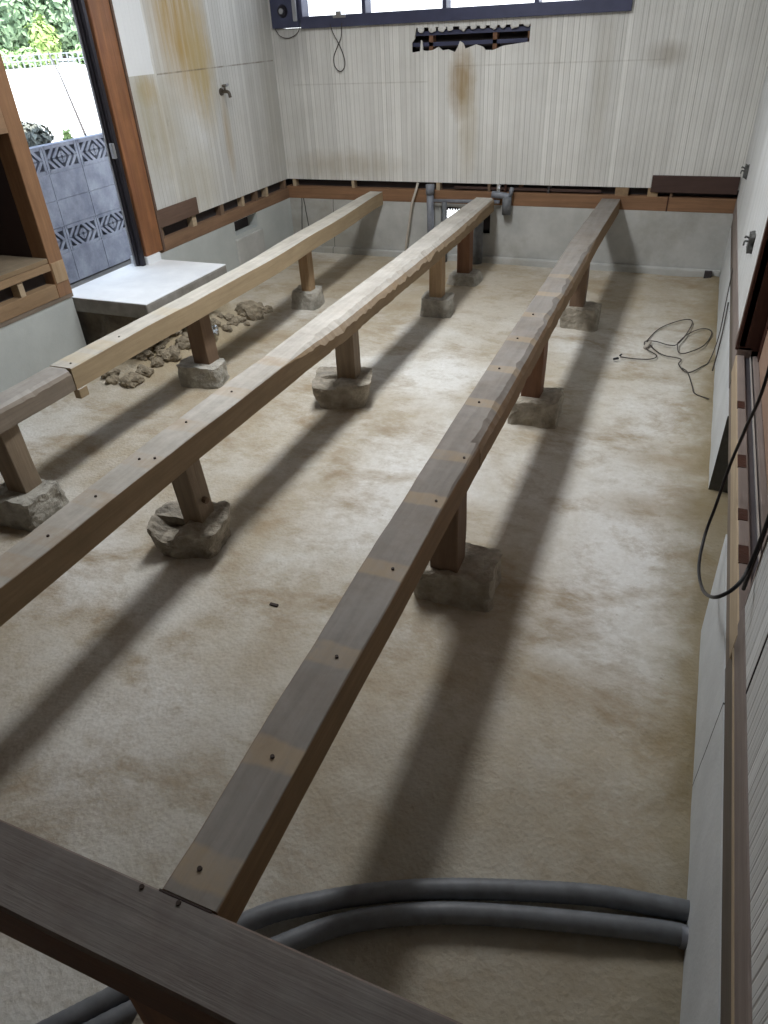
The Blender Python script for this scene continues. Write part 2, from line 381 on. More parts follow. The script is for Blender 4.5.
# back wall -------------------------------------------------------
random.seed(5)
hole = [(-2.318, 1.420), (-2.318, 1.475), (-2.295, 1.50), (-2.285, 1.563), (-1.478, 1.553), (-1.482, 1.455), (-1.56, 1.448), (-1.66, 1.438), (-1.73, 1.415),
        (-1.78, 1.418), (-1.80, 1.437), (-1.85, 1.452), (-1.89, 1.44), (-1.925, 1.43), (-1.94, 1.462), (-1.965, 1.475), (-1.98, 1.44), (-2.0, 1.412), (-2.05, 1.43),
        (-2.09, 1.425), (-2.12, 1.447), (-2.16, 1.43), (-2.21, 1.425), (-2.235, 1.43), (-2.24, 1.485), (-2.25, 1.49), (-2.258, 1.425)]
winr = rect(-3.414, -.845, 1.60, 2.35)
plate('wall_back', 'panel_back', [rect(-W, 0, .574, 2.62), hole, winr], 'y', .012, 0.)
plate('wall_back_cavity', 'cavity', [rect(-W-.1, .3, .42, 2.62), winr], 'y', .13, .11)
plate('wall_back_outer', 'white', [rect(-W-.1, .3, .42, 2.62), winr], 'y', .18, .14)
for i, x in enumerate((-2.2, -1.74, -1.50)): S('wall_stud', 'post_red', x, x+.03, .03, .10, .55, 1.60)
S('wall_lath', 'alu_blue', -2.4, -1.4, .025, .05, 1.515, 1.54)
S('trim_1', 'alu_blue', -2.4, -1.4, .03, .045, 1.452, 1.475)
# broken bits of plaster along the top of the hole
for i in range(11):
    x = -2.25+.074*i+random.uniform(-.01, .01); bm = bmesh.new()
    bmesh.ops.create_icosphere(bm, subdivisions=2, radius=.018+random.random()*.012)
    for v in bm.verts: v.co *= 1+.35*noise.noise(v.co*60+Vector((i, 0, 0))); v.co.y *= .5; v.co.z *= .8
    mark(link('plaster_lump', bm, 'white', loc=(x, .006, 1.553)), 'small white plaster lump along the top edge of the torn wall hole', 'plaster', 'plaster lumps in the wall hole')
# foundation with vent opening
plate('wall_back_foundation', 'found', [rect(-W, .12, -.02, .4255), rect(-2.10, -1.70, .215, .40)], 'y', 0., .12)
S('baseboard_back', 'found', -W, -.0, -.035, .0, -.02, .05, bevel=.012)
S('trim_2', 'sill', -W-.02, -.0, .0, .10, .4255, .518, bevel=.004)
S('wall_gap_back', 'cavity', -W, .1, .06, .10, .51, .60)
for x, w, mt in ((-2.86, .022, 'sill_pale'), (-2.14, .03, 'sill_pale'), (-1.73, .02, 'post_dark'), (-1.66, .02, 'rail'), (-1.28, .015, 'cavity'), (-.80, .09, 'sill_tan'), (-.58, .07, 'post_pale'), (-.43, .016, 'post_dark'), (-3.40, .025, 'sill_pale')):
    S('trim_3', mt, x, x+w, .003, .06, .518, .574)
S('trim_4', 'jamb', -1.6, -1.585, -.003, .02, .40, .575); S('trim_5', 'jamb', -.44, -.432, -.003, .02, .4255, .52)
S('trim_lath', 'darkboard', -2.0, -.9, .02, .035, .53, .548)
mark(B('skirting_board', 'darkboard', -.562, -.008, -.014, 0., .549, .657, bevel=.003), 'dark brown skirting board still nailed low on the windowed back wall', 'skirting board')
# bright outdoor vent: grille
vt = thing('vent_grille', 'scalloped dark vent grille in the foundation below the windowed wall', 'vent', (-1.85, .03, .3))
bm = bmesh.new(); box(bm, -2.10, -2.065, .02, .04, .215, .40); box(bm, -1.83, -1.70, .02, .04, .215, .40); box(bm, -2.10, -1.7, .02, .04, .385, .40); box(bm, -2.1, -1.7, .02, .04, .215, .24)
sub(link('frame', bm, 'cavity'), vt)
bm = bmesh.new()
for i in range(12):
    x = -2.06+.021*i
    box(bm, x, x+.011, .022, .036, .372, .386)
for i in range(7):
    box(bm, -2.067, -2.058, .022, .036, .25+.02*i, .26+.02*i)
sub(link('scalloped_edge', bm, 'cavity'), vt)

# left wall --------------------------------------------------------
plate('wall_left', 'panel_left', [rect(-1.75, 0, .574, 2.62)], 'x', -W, -W-.012)
S('wall_left_outer', 'white', -W-.14, -W-.09, -1.76, .1, .42, 2.62)
S('wall_left_header', 'white', -W-.1, -W, -2.6, -1.75, 2.35, 2.62)
plate('wall_left_foundation', 'found_l', [rect(-1.80, 0.1, -.15, .4255), rect(-.88, -.55, .325, .4250)], 'x', -W, -W-.13)
S('wall_left_foundation_recess', 'cavity', -W-.2, -W-.09, -.9, -.54, .2, .44)
S('trim_6', 'found', -W-.02, -W+.012, -.90, -.50, -.02, .30, bevel=.01)
S('trim_7', 'sill_y', -W-.1, -W, -1.76, 0., .4255, .503, bevel=.004)
S('wall_gap_left', 'cavity', -W-.09, -W-.05, -1.76, 0., .49, .60)
for y in (-1.74, -1.37, -1.02, -.72, -.52, -.36, -.06):
    S('wall_stud', 'sill_pale' if y in (-1.37, -.36, -.72) else 'post_dark', -W-.05, -W-.004, y, y+.03+.015*(y < -1), .503, .575)
mark(B('skirting_board', 'darkboard2', -W, -W+.013, -1.752, -1.30, .575, .682, bevel=.003), 'brown skirting board on the stained wall beside the doorway post', 'skirting board')

# door opening ------------------------------------------------------
S('trim_8', 'doorpost', -W-.075, -W+.012, -1.925, -1.755, .445, 2.4, bevel=.006)
S('trim_9', 'darkboard2', -W-.02, -W+.02, -1.757, -1.738, .445, 2.4, bevel=.003)
df = mark(bpy.data.objects.new('sliding_door_frame', None), 'dark bronze aluminium sliding door frame upright beside the orange brown post', 'door frame'); C.objects.link(df); df.location = (-W-.05, -1.96, .42)
sub(B('side_channel', 'alu', -W-.05, -W-.02, -1.98, -1.93, .40, 2.35, bevel=.003), df)
sub(B('side_channel', 'alu', -W-.02, -W+.008, -1.972, -1.945, .40, 2.35, bevel=.003), df)
sub(B('seal', 'steel', -W-.05, -W-.04, -1.988, -1.980, .40, 2.35), df)
sub(B('latch', 'steel', -W-.02, -W+.004, -1.99, -1.97, 1.02, 1.10, bevel=.003), df)
S('trim_10', 'slab', -W-.12, -W+.02, -1.935, -1.80, .38, .446, bevel=.005)
S('trim_11', 'closetpost', -W-.11, -W, -2.69, -2.588, .42, 2.62, bevel=.005)
S('trim_12', 'post_pale', -W-.02, -W+.006, -2.685, -2.593, .50, .61, bevel=.004)
# doorstep slab
ds = thing('doorstep', 'pale concrete doorstep slab at the foot of the open doorway', 'doorstep', (-3.2, -2.2, 0))
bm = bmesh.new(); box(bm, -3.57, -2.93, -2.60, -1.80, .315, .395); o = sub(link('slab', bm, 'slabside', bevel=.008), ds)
bm = bmesh.new(); box(bm, -3.569, -2.931, -2.599, -1.801, .394, .399); sub(link('pale_top', bm, 'slab', bevel=.002), ds)  # thin top sheet, kept paler than the shade-darkened sides
bm = bmesh.new(); box(bm, -3.62, -3.12, -2.55, -1.84, -.1, .316)
bmesh.ops.subdivide_edges(bm, edges=bm.edges, cuts=12, use_grid_fill=True)
for v in bm.verts: v.co += Vector((1, 1, 0))*.04*noise.noise(v.co*7)+Vector((0, 0, 0))
sub(link('support', bm, 'rough'), ds)

# closet side of the left wall ------------------------------------------
plate('wall_left_foundation', 'found_l', [rect(-7., -2.605, -.15, .405)], 'x', -W, -W-.13)
S('trim_13', 'sill_grey', -W-.1, -W+.004, -7., -2.595, .405, .4245)
S('trim_14', 'sill_tan', -W-.1, -W, -7., -2.691, .425, .50, bevel=.004)
S('wall_gap_left', 'cavity', -W-.09, -W-.06, -7, -2.7, .49, .62)
for y in (-2.93, -3.40, -3.9): S('wall_stud', 'sill_pale', -W-.06, -W-.006, y, y+.035, .50, .60)
cl = thing('closet_shelf', 'bare brown board closet floor beside the doorway', 'shelf', (-3.8, -3.3, .6))
sub(B('board', 'shelf', -4.25, -W-.0, -4.6, -2.695, .615, .64, bevel=.003), cl)
sub(B('edge_rail', 'sill_tan', -W-.04, -W+.004, -4.6, -2.695, .575, .614, bevel=.003), cl)
S('wall_closet_back', 'closet', -4.3, -4.25, -4.7, -2.6, .4, 2.62)
S('wall_closet_side', 'closet', -4.3, -W-.11, -2.69, -2.62, -.15, 2.62)
S('wall_closet_side', 'closet', -4.3, -W-.0, -4.7, -4.6, .4, 2.62)
S('wall_closet_header', 'header', -W-.04, -W, -4.6, -2.69, 1.24, 2.62)
S('wall_left_near', 'header', -W-.1, -W, -7., -4.6, .5, 2.62)

# right wall ------------------------------------------------------------
plate('wall_right_foundation', 'found_r', [[(-2.94, -.02), (.1, -.02), (.1, .335), (-2.94, .335)]], 'x', 0., .12)
plate('wall_right_foundation', 'found_r', [[(-7, -.02), (-3.80, -.02), (-3.72, .335), (-7, .335)]], 'x', 0., .12)
S('shaded_cheek_right', 'cheek', .0001, .119, -2.945, -2.9395, 0., .335)  # thin dark sheet over the foundation end, standing in for its shade
S('trim_15', 'sill_dark', .002, .10, -2.70, .0, .335, .42, bevel=.004)
S('trim_16', 'mauve', -.004, .05, -2.70, .0, .42, .515, bevel=.004)
S('trim_17', 'sill_dark', .002, .10, -7., -4.27, .335, .435, bevel=.004)
S('trim_18', 'mauve', -.003, .05, -7., -4.27, .443, .53, bevel=.006)
S('trim_23', 'sill_pale', -.004, .02, -7., -4.31, .434, .4425)
S('trim_19', 'sill_pale', -.004, .010, -4.31, -2.70, .405, .480, bevel=.004)
S('trim_20', 'sill_grey', .004, .10, -4.31, -2.70, .335, .385)
plate('wall_right', 'panel_right', [rect(-2.70, .0, .515, 2.62)], 'x', .0, .02)
plate('wall_right_near', 'panel_right', [rect(-7, -4.27, .53, 2.62)], 'x', .0, .02)
S('wall_right_joint', 'cavity', -.0015, .002, -4.525, -4.521, .53, 1.2)
S('wall_right_outer', 'white', .2, .25, -7, .1, -.2, 2.62)
S('wall_right_outer', 'white', .6, .65, -7, .1, -.2, 2.62)
# threshold and sliding door
S('trim_21', 'jamb', -.012, .16, -2.70, -2.655, .50, 2.62, bevel=.003)
S('trim_22', 'mauve', -.001, .16, -4.272, -4.262, .50, 2.62)
th = thing('door_threshold', 'grooved dark threshold with a pale rail under the brown sliding door', 'threshold', (.05, -3.5, .45))
sub(B('board', 'mauve', .0, .027, -4.27, -2.70, .40, .482, bevel=.003), th)
sub(B('track', 'track', .027, .056, -4.27, -2.70, .40, .472), th)
sub(B('rail', 'rail', .046, .050, -4.27, -2.70, .472, .479), th)
sub(B('rear_board', 'mauve', .056, .075, -4.27, -2.70, .40, .482, bevel=.002), th)
for i, y in enumerate((-3.18, -3.58, -3.86, -4.05)):
    sub(B('gap', 'jamb', -.001, .022, y, y+.055+.02*(i % 2), .470, .4835), th)
dr = mark(bpy.data.objects.new('sliding_door', None), 'pinkish brown sliding door closing the doorway above the grooved threshold', 'sliding door'); C.objects.link(dr); dr.location = (.09, -3.5, .482)
sub(B('door_board', 'doorpanel', .075, .10, -4.25, -2.72, .482, 2.3), dr)
sub(B('stile', 'jamb', .07, .105, -2.76, -2.705, .482, 2.3, bevel=.003), dr)

# windows -----------------------------------------------------------------
S('window_frame_1', 'alu_blue', -3.17, -.845, -.035, .12, 1.592, 1.665, bevel=.004)
S('window_frame_1', 'alu_blue', -3.414, -.845, -.03, .10, 2.30, 2.36, bevel=.004)
for x in (-3.175, -2.672, -2.076, -1.449, -.87): S('window_frame_1', 'alu_blue', x-.012, x+.018, -.02, .09, 1.65, 2.31, bevel=.003)
S('window_1', 'glass', -3.16, -.86, .048, .052, 1.66, 2.30)
ob = thing('wall_box', 'dark metal box with a round boss at the corner end of the window strip', 'wall box', (-3.29, -.02, 1.62))
sub(B('casing', 'alu_blue', -3.414, -3.19, -.03, .09, 1.602, 2.30, bevel=.006), ob)
sub(B('upright', 'steel', -3.225, -3.192, -.045, -.03, 1.64, 2.30, bevel=.004), ob)
bm = bmesh.new(); bmesh.ops.create_cone(bm, cap_ends=True, segments=24, radius1=.04, radius2=.034, depth=.02, matrix=Matrix.Translation((-3.31, -.04, 1.705)) @ Matrix.Rotation(math.pi/2, 4, 'X'))
bs = sub(link('boss', bm, 'alu', smooth=False), ob)
bm = bmesh.new(); bmesh.ops.create_cone(bm, cap_ends=True, segments=20, radius1=.018, radius2=.018, depth=.012, matrix=Matrix.Translation((-3.31, -.053, 1.705)) @ Matrix.Rotation(math.pi/2, 4, 'X'))
o = link('centre', bm, 'steel'); o.parent = bs; o.matrix_parent_inverse = Matrix.Identity(4)
lk = thing('window_latch', 'small silver latch on the bottom rail of the high window', 'latch', (-2.86, -.03, 1.64))
sub(B('plate', 'steel', -2.90, -2.80, -.05, -.035, 1.645, 1.665, bevel=.004), lk); sub(B('lever', 'steel', -2.87, -2.83, -.06, -.045, 1.655, 1.685, bevel=.003), lk)
mark(T('hanging_wire', 'wire', [(-2.93, -.04, 1.61), (-2.915, -.02, 1.55), (-2.875, -.016, 1.48), (-2.845, -.014, 1.40), (-2.85, -.014, 1.345), (-2.885, -.014, 1.32), (-2.925, -.014, 1.35), (-2.93, -.014, 1.41), (-2.895, -.02, 1.47), (-2.855, -.026, 1.53), (-2.835, -.04, 1.615)], .0035, n=6, seg=6),
     'thin wire twisted into a loop hanging below the high window', 'wire')
mark(T('wire_scrap', 'wire', [(-3.40, -.012, 1.60), (-3.36, -.014, 1.555), (-3.29, -.014, 1.54), (-3.22, -.014, 1.565), (-3.19, -.012, 1.60)], .003, n=5, seg=6),
     'short wire drooping under the dark box in the wall corner', 'wire')

# tap -----------------------------------------------------------------------
tp = thing('wall_tap', 'old metal tap sticking out of the yellow-stained wall', 'tap', (-W, -.787, 1.25))
def tb(nm, mt, pts, r, n=0): return sub(T(nm, mt, pts, r, n=n), tp)
bm = bmesh.new(); bmesh.ops.create_cone(bm, cap_ends=True, segments=18, radius1=.024, radius2=.02, depth=.012, matrix=Matrix.Translation((-W+.006, -.787, 1.26)) @ Matrix.Rotation(math.pi/2, 4, 'Y'))
sub(link('flange', bm, 'brass'), tp)
tb('spout', 'brass', [(-W, -.787, 1.26), (-W+.04, -.787, 1.262), (-W+.065, -.79, 1.255), (-W+.072, -.79, 1.225)], .011, 5)
tb('stem', 'brass', [(-W+.035, -.787, 1.262), (-W+.035, -.787, 1.295)], .007)
tb('handle', 'steel', [(-W+.035, -.765, 1.296), (-W+.035, -.745, 1.30)], .009)
tb('handle', 'brass', [(-W+.035, -.81, 1.296), (-W+.035, -.77, 1.298)], .008)

# ------------------------------------------------------------------ joists
def edge(tab, y):
    tab = sorted(tab)
    if y <= tab[0][0]: return tab[0][1]
    for (a, b), (c, d) in zip(tab, tab[1:]):
        if y <= c:
            t = (y-a)/(c-a); t = t*t*(3-2*t)
            return b+(d-b)*t
    return tab[-1][1]
def joist(name, mat, L, Rr, y0, y1, zt, zb, wane=None, seed=0, parent=None):
    """beam lofted along y; wane(y) -> extent 0..1 of missing bark edge on the upper +x arris"""
    bm = bmesh.new(); N = max(8, int((y1-y0)/.02)); rings = []
    for i in range(N+1):
        y = y0+(y1-y0)*i/N; xl = edge(L, y); xr = edge(Rr, y); h = zt-zb
        n = lambda k, f=3.: noise.noise((y*f, seed*7.3+k, k*3.1))
        w = wane(y) if wane else 0
        jag = (.5+.9*noise.noise((y*9, seed, 2))+.5*noise.noise((y*28, seed, 4)))
        c = max(.003, w*(.022+.020*jag)); cz = max(.003, w*(.022+.022*jag))
        cl = .003 + max(0, .004*n(9, 14))
        prof = [(xl+n(1)*.002, zb), (xl+n(2)*.002, zt-cl), (xl+cl, zt+n(3)*.001), (xr-c, zt+n(4)*.001), (xr-c*.4, zt-cz*.42), (xr+n(5)*.002, zt-cz), (xr+n(6)*.002-w*.006*max(0, n(7, 11)), zb+.002+w*.012*max(0, n(8, 16))), (xr-.006, zb)]
        rings.append([bm.verts.new((a, y, b)) for a, b in prof])
    for a, b in zip(rings, rings[1:]):
        for k in range(8): bm.faces.new((a[k], a[(k+1) % 8], b[(k+1) % 8], b[k]))
    bm.faces.new(rings[0]); bm.faces.new(rings[-1][::-1])
    return link(name, bm, mat, parent)
def nails(parent, spots, z):
    for x, y in spots:
        bm = bmesh.new(); bmesh.ops.create_cone(bm, cap_ends=True, segments=8, radius1=.0045, radius2=.004, depth=.006, matrix=Matrix.Translation((x, y, z)))
        o = link('nail_head', bm, 'nail'); sub(o, parent)
RL = [(-5.212, -.839), (-4.765, -.852), (-4.174, -.866), (-3.814, -.873), (-3.49, -.878), (-2.88, -.884), (-2.07, -.890), (-.94, -.897), (0, -.887)]
RR = [(-5.215, -.747), (-4.6, -.754), (-3.93, -.757), (-3.5, -.760), (-2.12, -.770), (-.79, -.775), (0, -.768)]
ZT, ZB = .497, .40
def RRb(d): return [(y, x+d) for y, x in RR]
def smooth(a, b, y): t = min(1, max(0, (y-a)/(b-a))); return t*t*(3-2*t)
j = joist('floor_joist', 'joist_r', RL, RRb(.010), -5.212, -3.70, ZT, ZB, lambda y: .25*smooth(-4.3, -3.9, y)+.06, 1)
mark(j, 'dark weathered joist with pale crosswise patches, butting the big grey crossbeam', 'floor joist')
nails(j, [(-.80+.006*k, y) for k, y in enumerate((-5.165, -4.94, -4.675, -4.365, -4.05, -3.80))], ZT+.001)
j = joist('floor_joist', 'joist_r', RL, RRb(.014), -3.70, -.002, ZT, ZB, lambda y: .9*smooth(-.9, -1.6, y) if y > -3.2 else 1.0, 2)
mark(j, 'dark joist with a broken waney edge, from the weathered joist to the windowed wall', 'floor joist')
nails(j, [(-.83, -3.42), (-.835, -3.12), (-.84, -2.8), (-.84, -2.5)], ZT+.001)
ML = [(-5.2, -1.778), (-4.65, -1.783), (-4.3, -1.789), (-3.99, -1.797), (-3.6, -1.796), (-3.25, -1.789), (-2.61, -1.795), (-1.71, -1.79), (-.9, -1.80), (0, -1.79)]
MR = [(-5.2, -1.675), (-4.0, -1.673), (-3.6, -1.665), (-3.2, -1.655), (-2.7, -1.64), (-1.3, -1.635), (0, -1.65)]
j = joist('floor_joist', 'joist_m', ML, MR, -5.205, -.10, ZT, ZB, lambda y: .04+1.25*smooth(-3.4, -2.9, y)*(1-.5*smooth(-.8, -.3, y)), 3)
mark(j, 'long pale joist with a rough bark edge, between the doorstep joist and the dark joists', 'floor joist')
nails(j, [(-1.72, -4.54), (-1.73, -4.34), (-1.745, -4.12), (-1.70, -4.10), (-1.75, -3.86), (-1.73, -3.6)], ZT+.001)
LL = [(-5.2, -2.60), (-3.86, -2.613), (-3.46, -2.622), (-2.69, -2.614), (-2.15, -2.612), (-1.28, -2.655), (0, -2.70)]
LR = [(-5.2, -2.50), (-3.6, -2.505), (-3.2, -2.508), (-2.7, -2.495), (-2.05, -2.49), (-1.1, -2.53), (0, -2.59)]
j = joist('floor_joist', 'joist_l', LL, LR, -3.60, -.002, ZT, ZB, lambda y: .05, 4)
mark(j, 'clean pale yellow joist passing the concrete doorstep to the windowed wall', 'floor joist')
nails(j, [(-2.54, -3.56), (-2.545, -3.25)], ZT+.001)
bm = bmesh.new(); box(bm, -2.53, -2.498, -3.60, -3.55, .36, .402); sub(link('tenon', bm, 'joist_l', bevel=.003), j)
j = joist('floor_joist', 'joist_lg', LL, LR, -5.205, -3.605, ZT-.002, ZB+.002, lambda y: .7, 5)
mark(j, 'rounded old grey joist jointed end to end with the clean pale joist', 'floor joist')
# crossbeam
bm = bmesh.new(); rings = []
for i in range(120):
    x = -3.44+3.44*i/119; q = lambda k: .002*noise.noise((x*3, k*4.4, 0))
    rings.append([bm.verts.new(p) for p in ((x, -5.214, .385), (x, -5.214, ZT-.004), (x, -5.218, ZT+q(1)), (x, -5.325+q(2), ZT+q(3)), (x, -5.33+q(2), ZT-.005), (x, -5.33+q(4), .385))])
for a, b in zip(rings, rings[1:]):
    for k in range(6): bm.faces.new((a[k], a[(k+1) % 6], b[(k+1) % 6], b[k]))
bm.faces.new(rings[0]); bm.faces.new(rings[-1][::-1])
cb = mark(link('support_timber', bm, 'cross'), 'big dark grey crossbeam into which the joists are notched', 'timber')
sub(B('notch_edge', 'nail', -.842, -.745, -5.2165, -5.2135, .470, .4975), cb)
nails(cb, [(-.87, -5.222), (-.80, -5.222)], ZT)

# ------------------------------------------------------------------ posts and footing blocks
def footing(x, y, sx, sy, h, top=1., seed=0, rough=.012, mat='stone', rot=0, notch=0, label='', group=None):
    bm = bmesh.new(); box(bm, -.5, .5, -.5, .5, 0, 1)
    bmesh.ops.subdivide_edges(bm, edges=bm.edges, cuts=15, use_grid_fill=True)
    for v in bm.verts:
        t = v.co.z; k = 1+(top-1)*t
        px, py = v.co.x, v.co.y
        # soften the outline: corners pulled in
        r = 1-.09*(abs(px*2)**4)*(abs(py*2)**4)
        p = Vector((px*sx*k*r, py*sy*k*r, t*h))
        n = noise.noise_vector(p*9+Vector((seed*5, 0, seed)))
        n2 = noise.noise_vector(p*30+Vector((0, seed*9, 0)))
        n3 = noise.noise_vector(p*75+Vector((seed, 3, seed*9))); edge_ = max(abs(px), abs(py))*2
        p += n*rough+n2*rough*.6+n3*rough*.3
        if t > .9 and edge_ > .9: p.z -= .012*max(0, noise.noise(p*22+Vector((seed, 0, 0)))+.2)
        if notch:
            a = min(1, 1.6*max(0, 1-abs(px*2+.42)/.42))*t**1.5*(1 if py < 0 else .15); p.z -= notch*a; p.y += notch*.6*a*t
        if t == 0: p.z = -.008
        inner = abs(px) < .32 and abs(py) < .32
        if t > .99 and inner and not notch: p.z = h
        v.co = p
    o = link('footing_block', bm, mat, loc=(x, y, 0), smooth=False); o.rotation_euler.z = rot
    return mark(o, label, 'footing')
def post(x, y, z0, w, d, mat, label, lean=0., z1=.402, rot=0):
    bm = bmesh.new(); box(bm, -w/2, w/2, -d/2, d/2, z0, z1)
    bmesh.ops.subdivide_edges(bm, edges=bm.edges, cuts=5, use_grid_fill=True)
    for v in bm.verts:
        v.co += noise.noise_vector(v.co*6+Vector((x, y, 0)))*.003
        v.co.x += lean*(v.co.z-z0)
    o = link('floor_post', bm, mat, loc=(x, y, 0), bevel=.004); o.rotation_euler.z = rot
    return mark(o, label, 'post')
footing(-.775, -3.83, .27, .21, .13, .96, 1, .014, 'stone', .05, label='rough footing block under the dark weathered joist, the one close to the grey crossbeam')
post(-.80, -3.86, .125, .095, .095, 'post_dark', 'dark brown post under the weathered joist, standing on the block close to the crossbeam')
footing(-.79, -2.52, .24, .20, .125, .98, 2, .012, 'stone', .06, label='pitted footing block under the waney dark joist, partway along the room')
post(-.81, -2.52, .12, .09, .09, 'post_red', 'reddish post under the waney dark joist, halfway along the room')
footing(-.79, -1.21, .23, .19, .125, .95, 3, .010, 'stone', .02, label='footing block under the dark joist, close to the windowed wall')
post(-.815, -1.21, .12, .085, .085, 'post_dark', 'dark post under the dark joist, close to the windowed wall')
footing(-1.785, -3.92, .215, .17, .135, 1.25, 4, .016, 'stone', .22, .05, label='broken notched footing block under the long pale joist, the one lying closest to the crossbeam')
p_ = post(-1.755, -3.90, .11, .085, .085, 'post_grey', 'grey brown post with a small peg under the long pale joist', -.06)
bm = bmesh.new(); tube(bm, [(.03, 0, .21), (.056, -.004, .208)], .012, 8); o = link('peg', bm, 'post_dark'); o.parent = p_
footing(-1.76, -2.62, .245, .19, .135, 1.2, 5, .012, 'stone', .30, .02, label='square-cut footing block under the middle of the long pale joist')
post(-1.735, -2.59, .118, .10, .09, 'post_grey', 'stout brown post under the middle of the long pale joist', 0, rot=.1)
footing(-1.715, -1.24, .21, .19, .12, .92, 6, .010, 'stone_grey', .1, label='light footing block with dark pitted face under the pale joist, near the grey pipes')
post(-1.715, -1.24, .115, .085, .08, 'post_pale', 'pale yellow post under the long pale joist, second from the windowed wall')
footing(-1.74, -.52, .24, .24, .065, .82, 7, .006, 'stone_grey', 0, label='low sloping footing block in front of the vent')
post(-1.75, -.50, .06, .095, .095, 'post_red', 'dark reddish post in front of the vent opening')
footing(-2.565, -3.97, .25, .20, .125, .96, 8, .014, 'stone_grey', .1, label='mottled footing block under the rounded old grey joist')
post(-2.565, -3.95, .12, .095, .09, 'post_grey', 'grey brown post under the rounded old grey joist', -.03)
footing(-2.615, -2.63, .24, .17, .115, 1.0, 9, .010, 'stone_grey', .12, label='smooth grey footing stone beside the rubble under the clean pale joist')
post(-2.60, -2.60, .11, .10, .095, 'post_dark', 'dark brown square post under the clean pale joist, beside the rubble', -.04)
footing(-2.64, -1.32, .20, .19, .115, .90, 10, .008, 'stone_grey', .08, label='white-topped footing block under the clean pale joist, furthest along towards the windows')
post(-2.625, -1.32, .11, .07, .075, 'post_pale', 'slim split pale post under the clean pale joist')
footing(-.83, -5.27, .24, .22, .12, .95, 11, .01, 'stone', 0, label='footing block beneath the big grey crossbeam, beside the conduits')
post(-.81, -5.275, .115, .10, .10, 'post_red', 'reddish brown post beneath the big grey crossbeam', 0, .387)

# ------------------------------------------------------------------ rubble at the doorstep
random.seed(11)
def rock(x, y, r, z, seed, mat='rubble', name='rubble_stone'):
    bm = bmesh.new(); bmesh.ops.create_icosphere(bm, subdivisions=3, radius=r)
    for v in bm.verts:
        v.co *= 1+.5*noise.noise(v.co*(1.3/r)+Vector((seed*3, 0, 0)))+.22*noise.noise(v.co*(4/r)); v.co.z *= .78
    o = link(name, bm, mat, loc=(x, y, z), smooth=False); o.rotation_euler = (0, 0, seed); return o
def gz(x, y):
    m = max(0, 1-((x+3.2)/.36)**2-((y+2.1)/.85)**2); return .09*m*(1+.6*noise.noise((x*9, y*9, 5)))
for i in range(96):
    y = random.uniform(-2.82, -1.48); x = -2.90-abs(random.gauss(0, .09))+.05*math.sin((y+2.1)*3); r = random.choice((.012, .016, .02, .026, .034, .045))
    mark(rock(x, y, r, gz(x, y)+r*.3, i), 'rough brown lump in the rubble heap along the base of the doorstep', 'stone', 'stones in the rubble by the doorstep')
mark(rock(-2.96, -2.22, .085, .05, 77), 'large round mud-covered stone in the rubble beside the doorstep', 'stone')
mark(rock(-2.93, -1.62, .08, .04, 78), 'round muddy stone in the rubble behind the dark square post', 'stone')
fo = rock(-2.885, -2.14, .045, .09, 90, 'foil', 'foil_scrap'); mark(fo, 'crumpled shiny silver scrap on the rubble', 'foil')
mark(B('floor_chip', 'nail', -1.345, -1.315, -4.128, -4.118, -.002, .006), 'short dark splinter lying on the open floor between the two long joists', 'splinter')
bk = thing('drain_box', 'small black open drain box at the foot of the back wall corner', 'drain', (-.08, -.045, .03))
sub(B('body', 'cavity', -.105, -.055, -.07, -.035, -.01, .05, bevel=.004), bk)

# ------------------------------------------------------------------ pipes on the back wall
pp = thing('drain_pipe', 'thick grey plastic pipe standing against the back foundation', 'pipe', (-2.17, -.06, 0))
sub(T('pipe', 'pvc', [(-2.165, -.06, -.01), (-2.168, -.06, .555)], .028, seg=16), pp)
sub(T('collar', 'pvc', [(-2.168, -.06, .50), (-2.168, -.06, .57)], .033, seg=16), pp)
sub(T('branch', 'pvc', [(-2.165, -.06, .455), (-1.62, -.06, .462)], .013, seg=12), pp)
mark(T('water_pipe', 'pvc_dark', [(-2.045, -.07, -.01), (-2.05, -.065, .45)], .019, seg=14), 'thin dark grey pipe in front of the bright vent', 'pipe')
vv = thing('pipe_valve', 'dull grey valve fitting where the pale joist meets the wall', 'valve', (-1.56, -.06, .4))
sub(T('body', 'pvc_dark', [(-1.565, -.05, .375), (-1.565, -.05, .50)], .034, seg=14), vv)
sub(T('nut', 'steel', [(-1.565, -.05, .47), (-1.565, -.05, .51)], .022, seg=8), vv)
sub(T('elbow', 'pvc', [(-1.68, -.05, .512), (-1.60, -.055, .506), (-1.545, -.055, .50)], .024, n=4, seg=12), vv)
sub(T('outlet', 'pvc', [(-1.545, -.05, .50), (-1.53, -.05, .56)], .016, seg=10), vv)
sub(T('riser', 'steel', [(-1.63, -.045, .51), (-1.63, -.045, .575)], .01, seg=8), vv)
mark(T('water_pipe', 'pvc_dark', [(-1.79, -.05, -.01), (-1.79, -.05, .39)], .05, seg=16), 'fat dark grey pipe behind the reddish post by the vent', 'pipe')
mark(T('water_hose', 'hose', [(-2.39, -.06, .0), (-2.375, -.06, .13), (-2.345, -.055, .30), (-2.325, -.05, .42), (-2.295, -.03, .52), (-2.285, -.01, .57)], .010, n=5, seg=10), 'pale thin hose rising out of the floor to the panel bottom', 'hose')

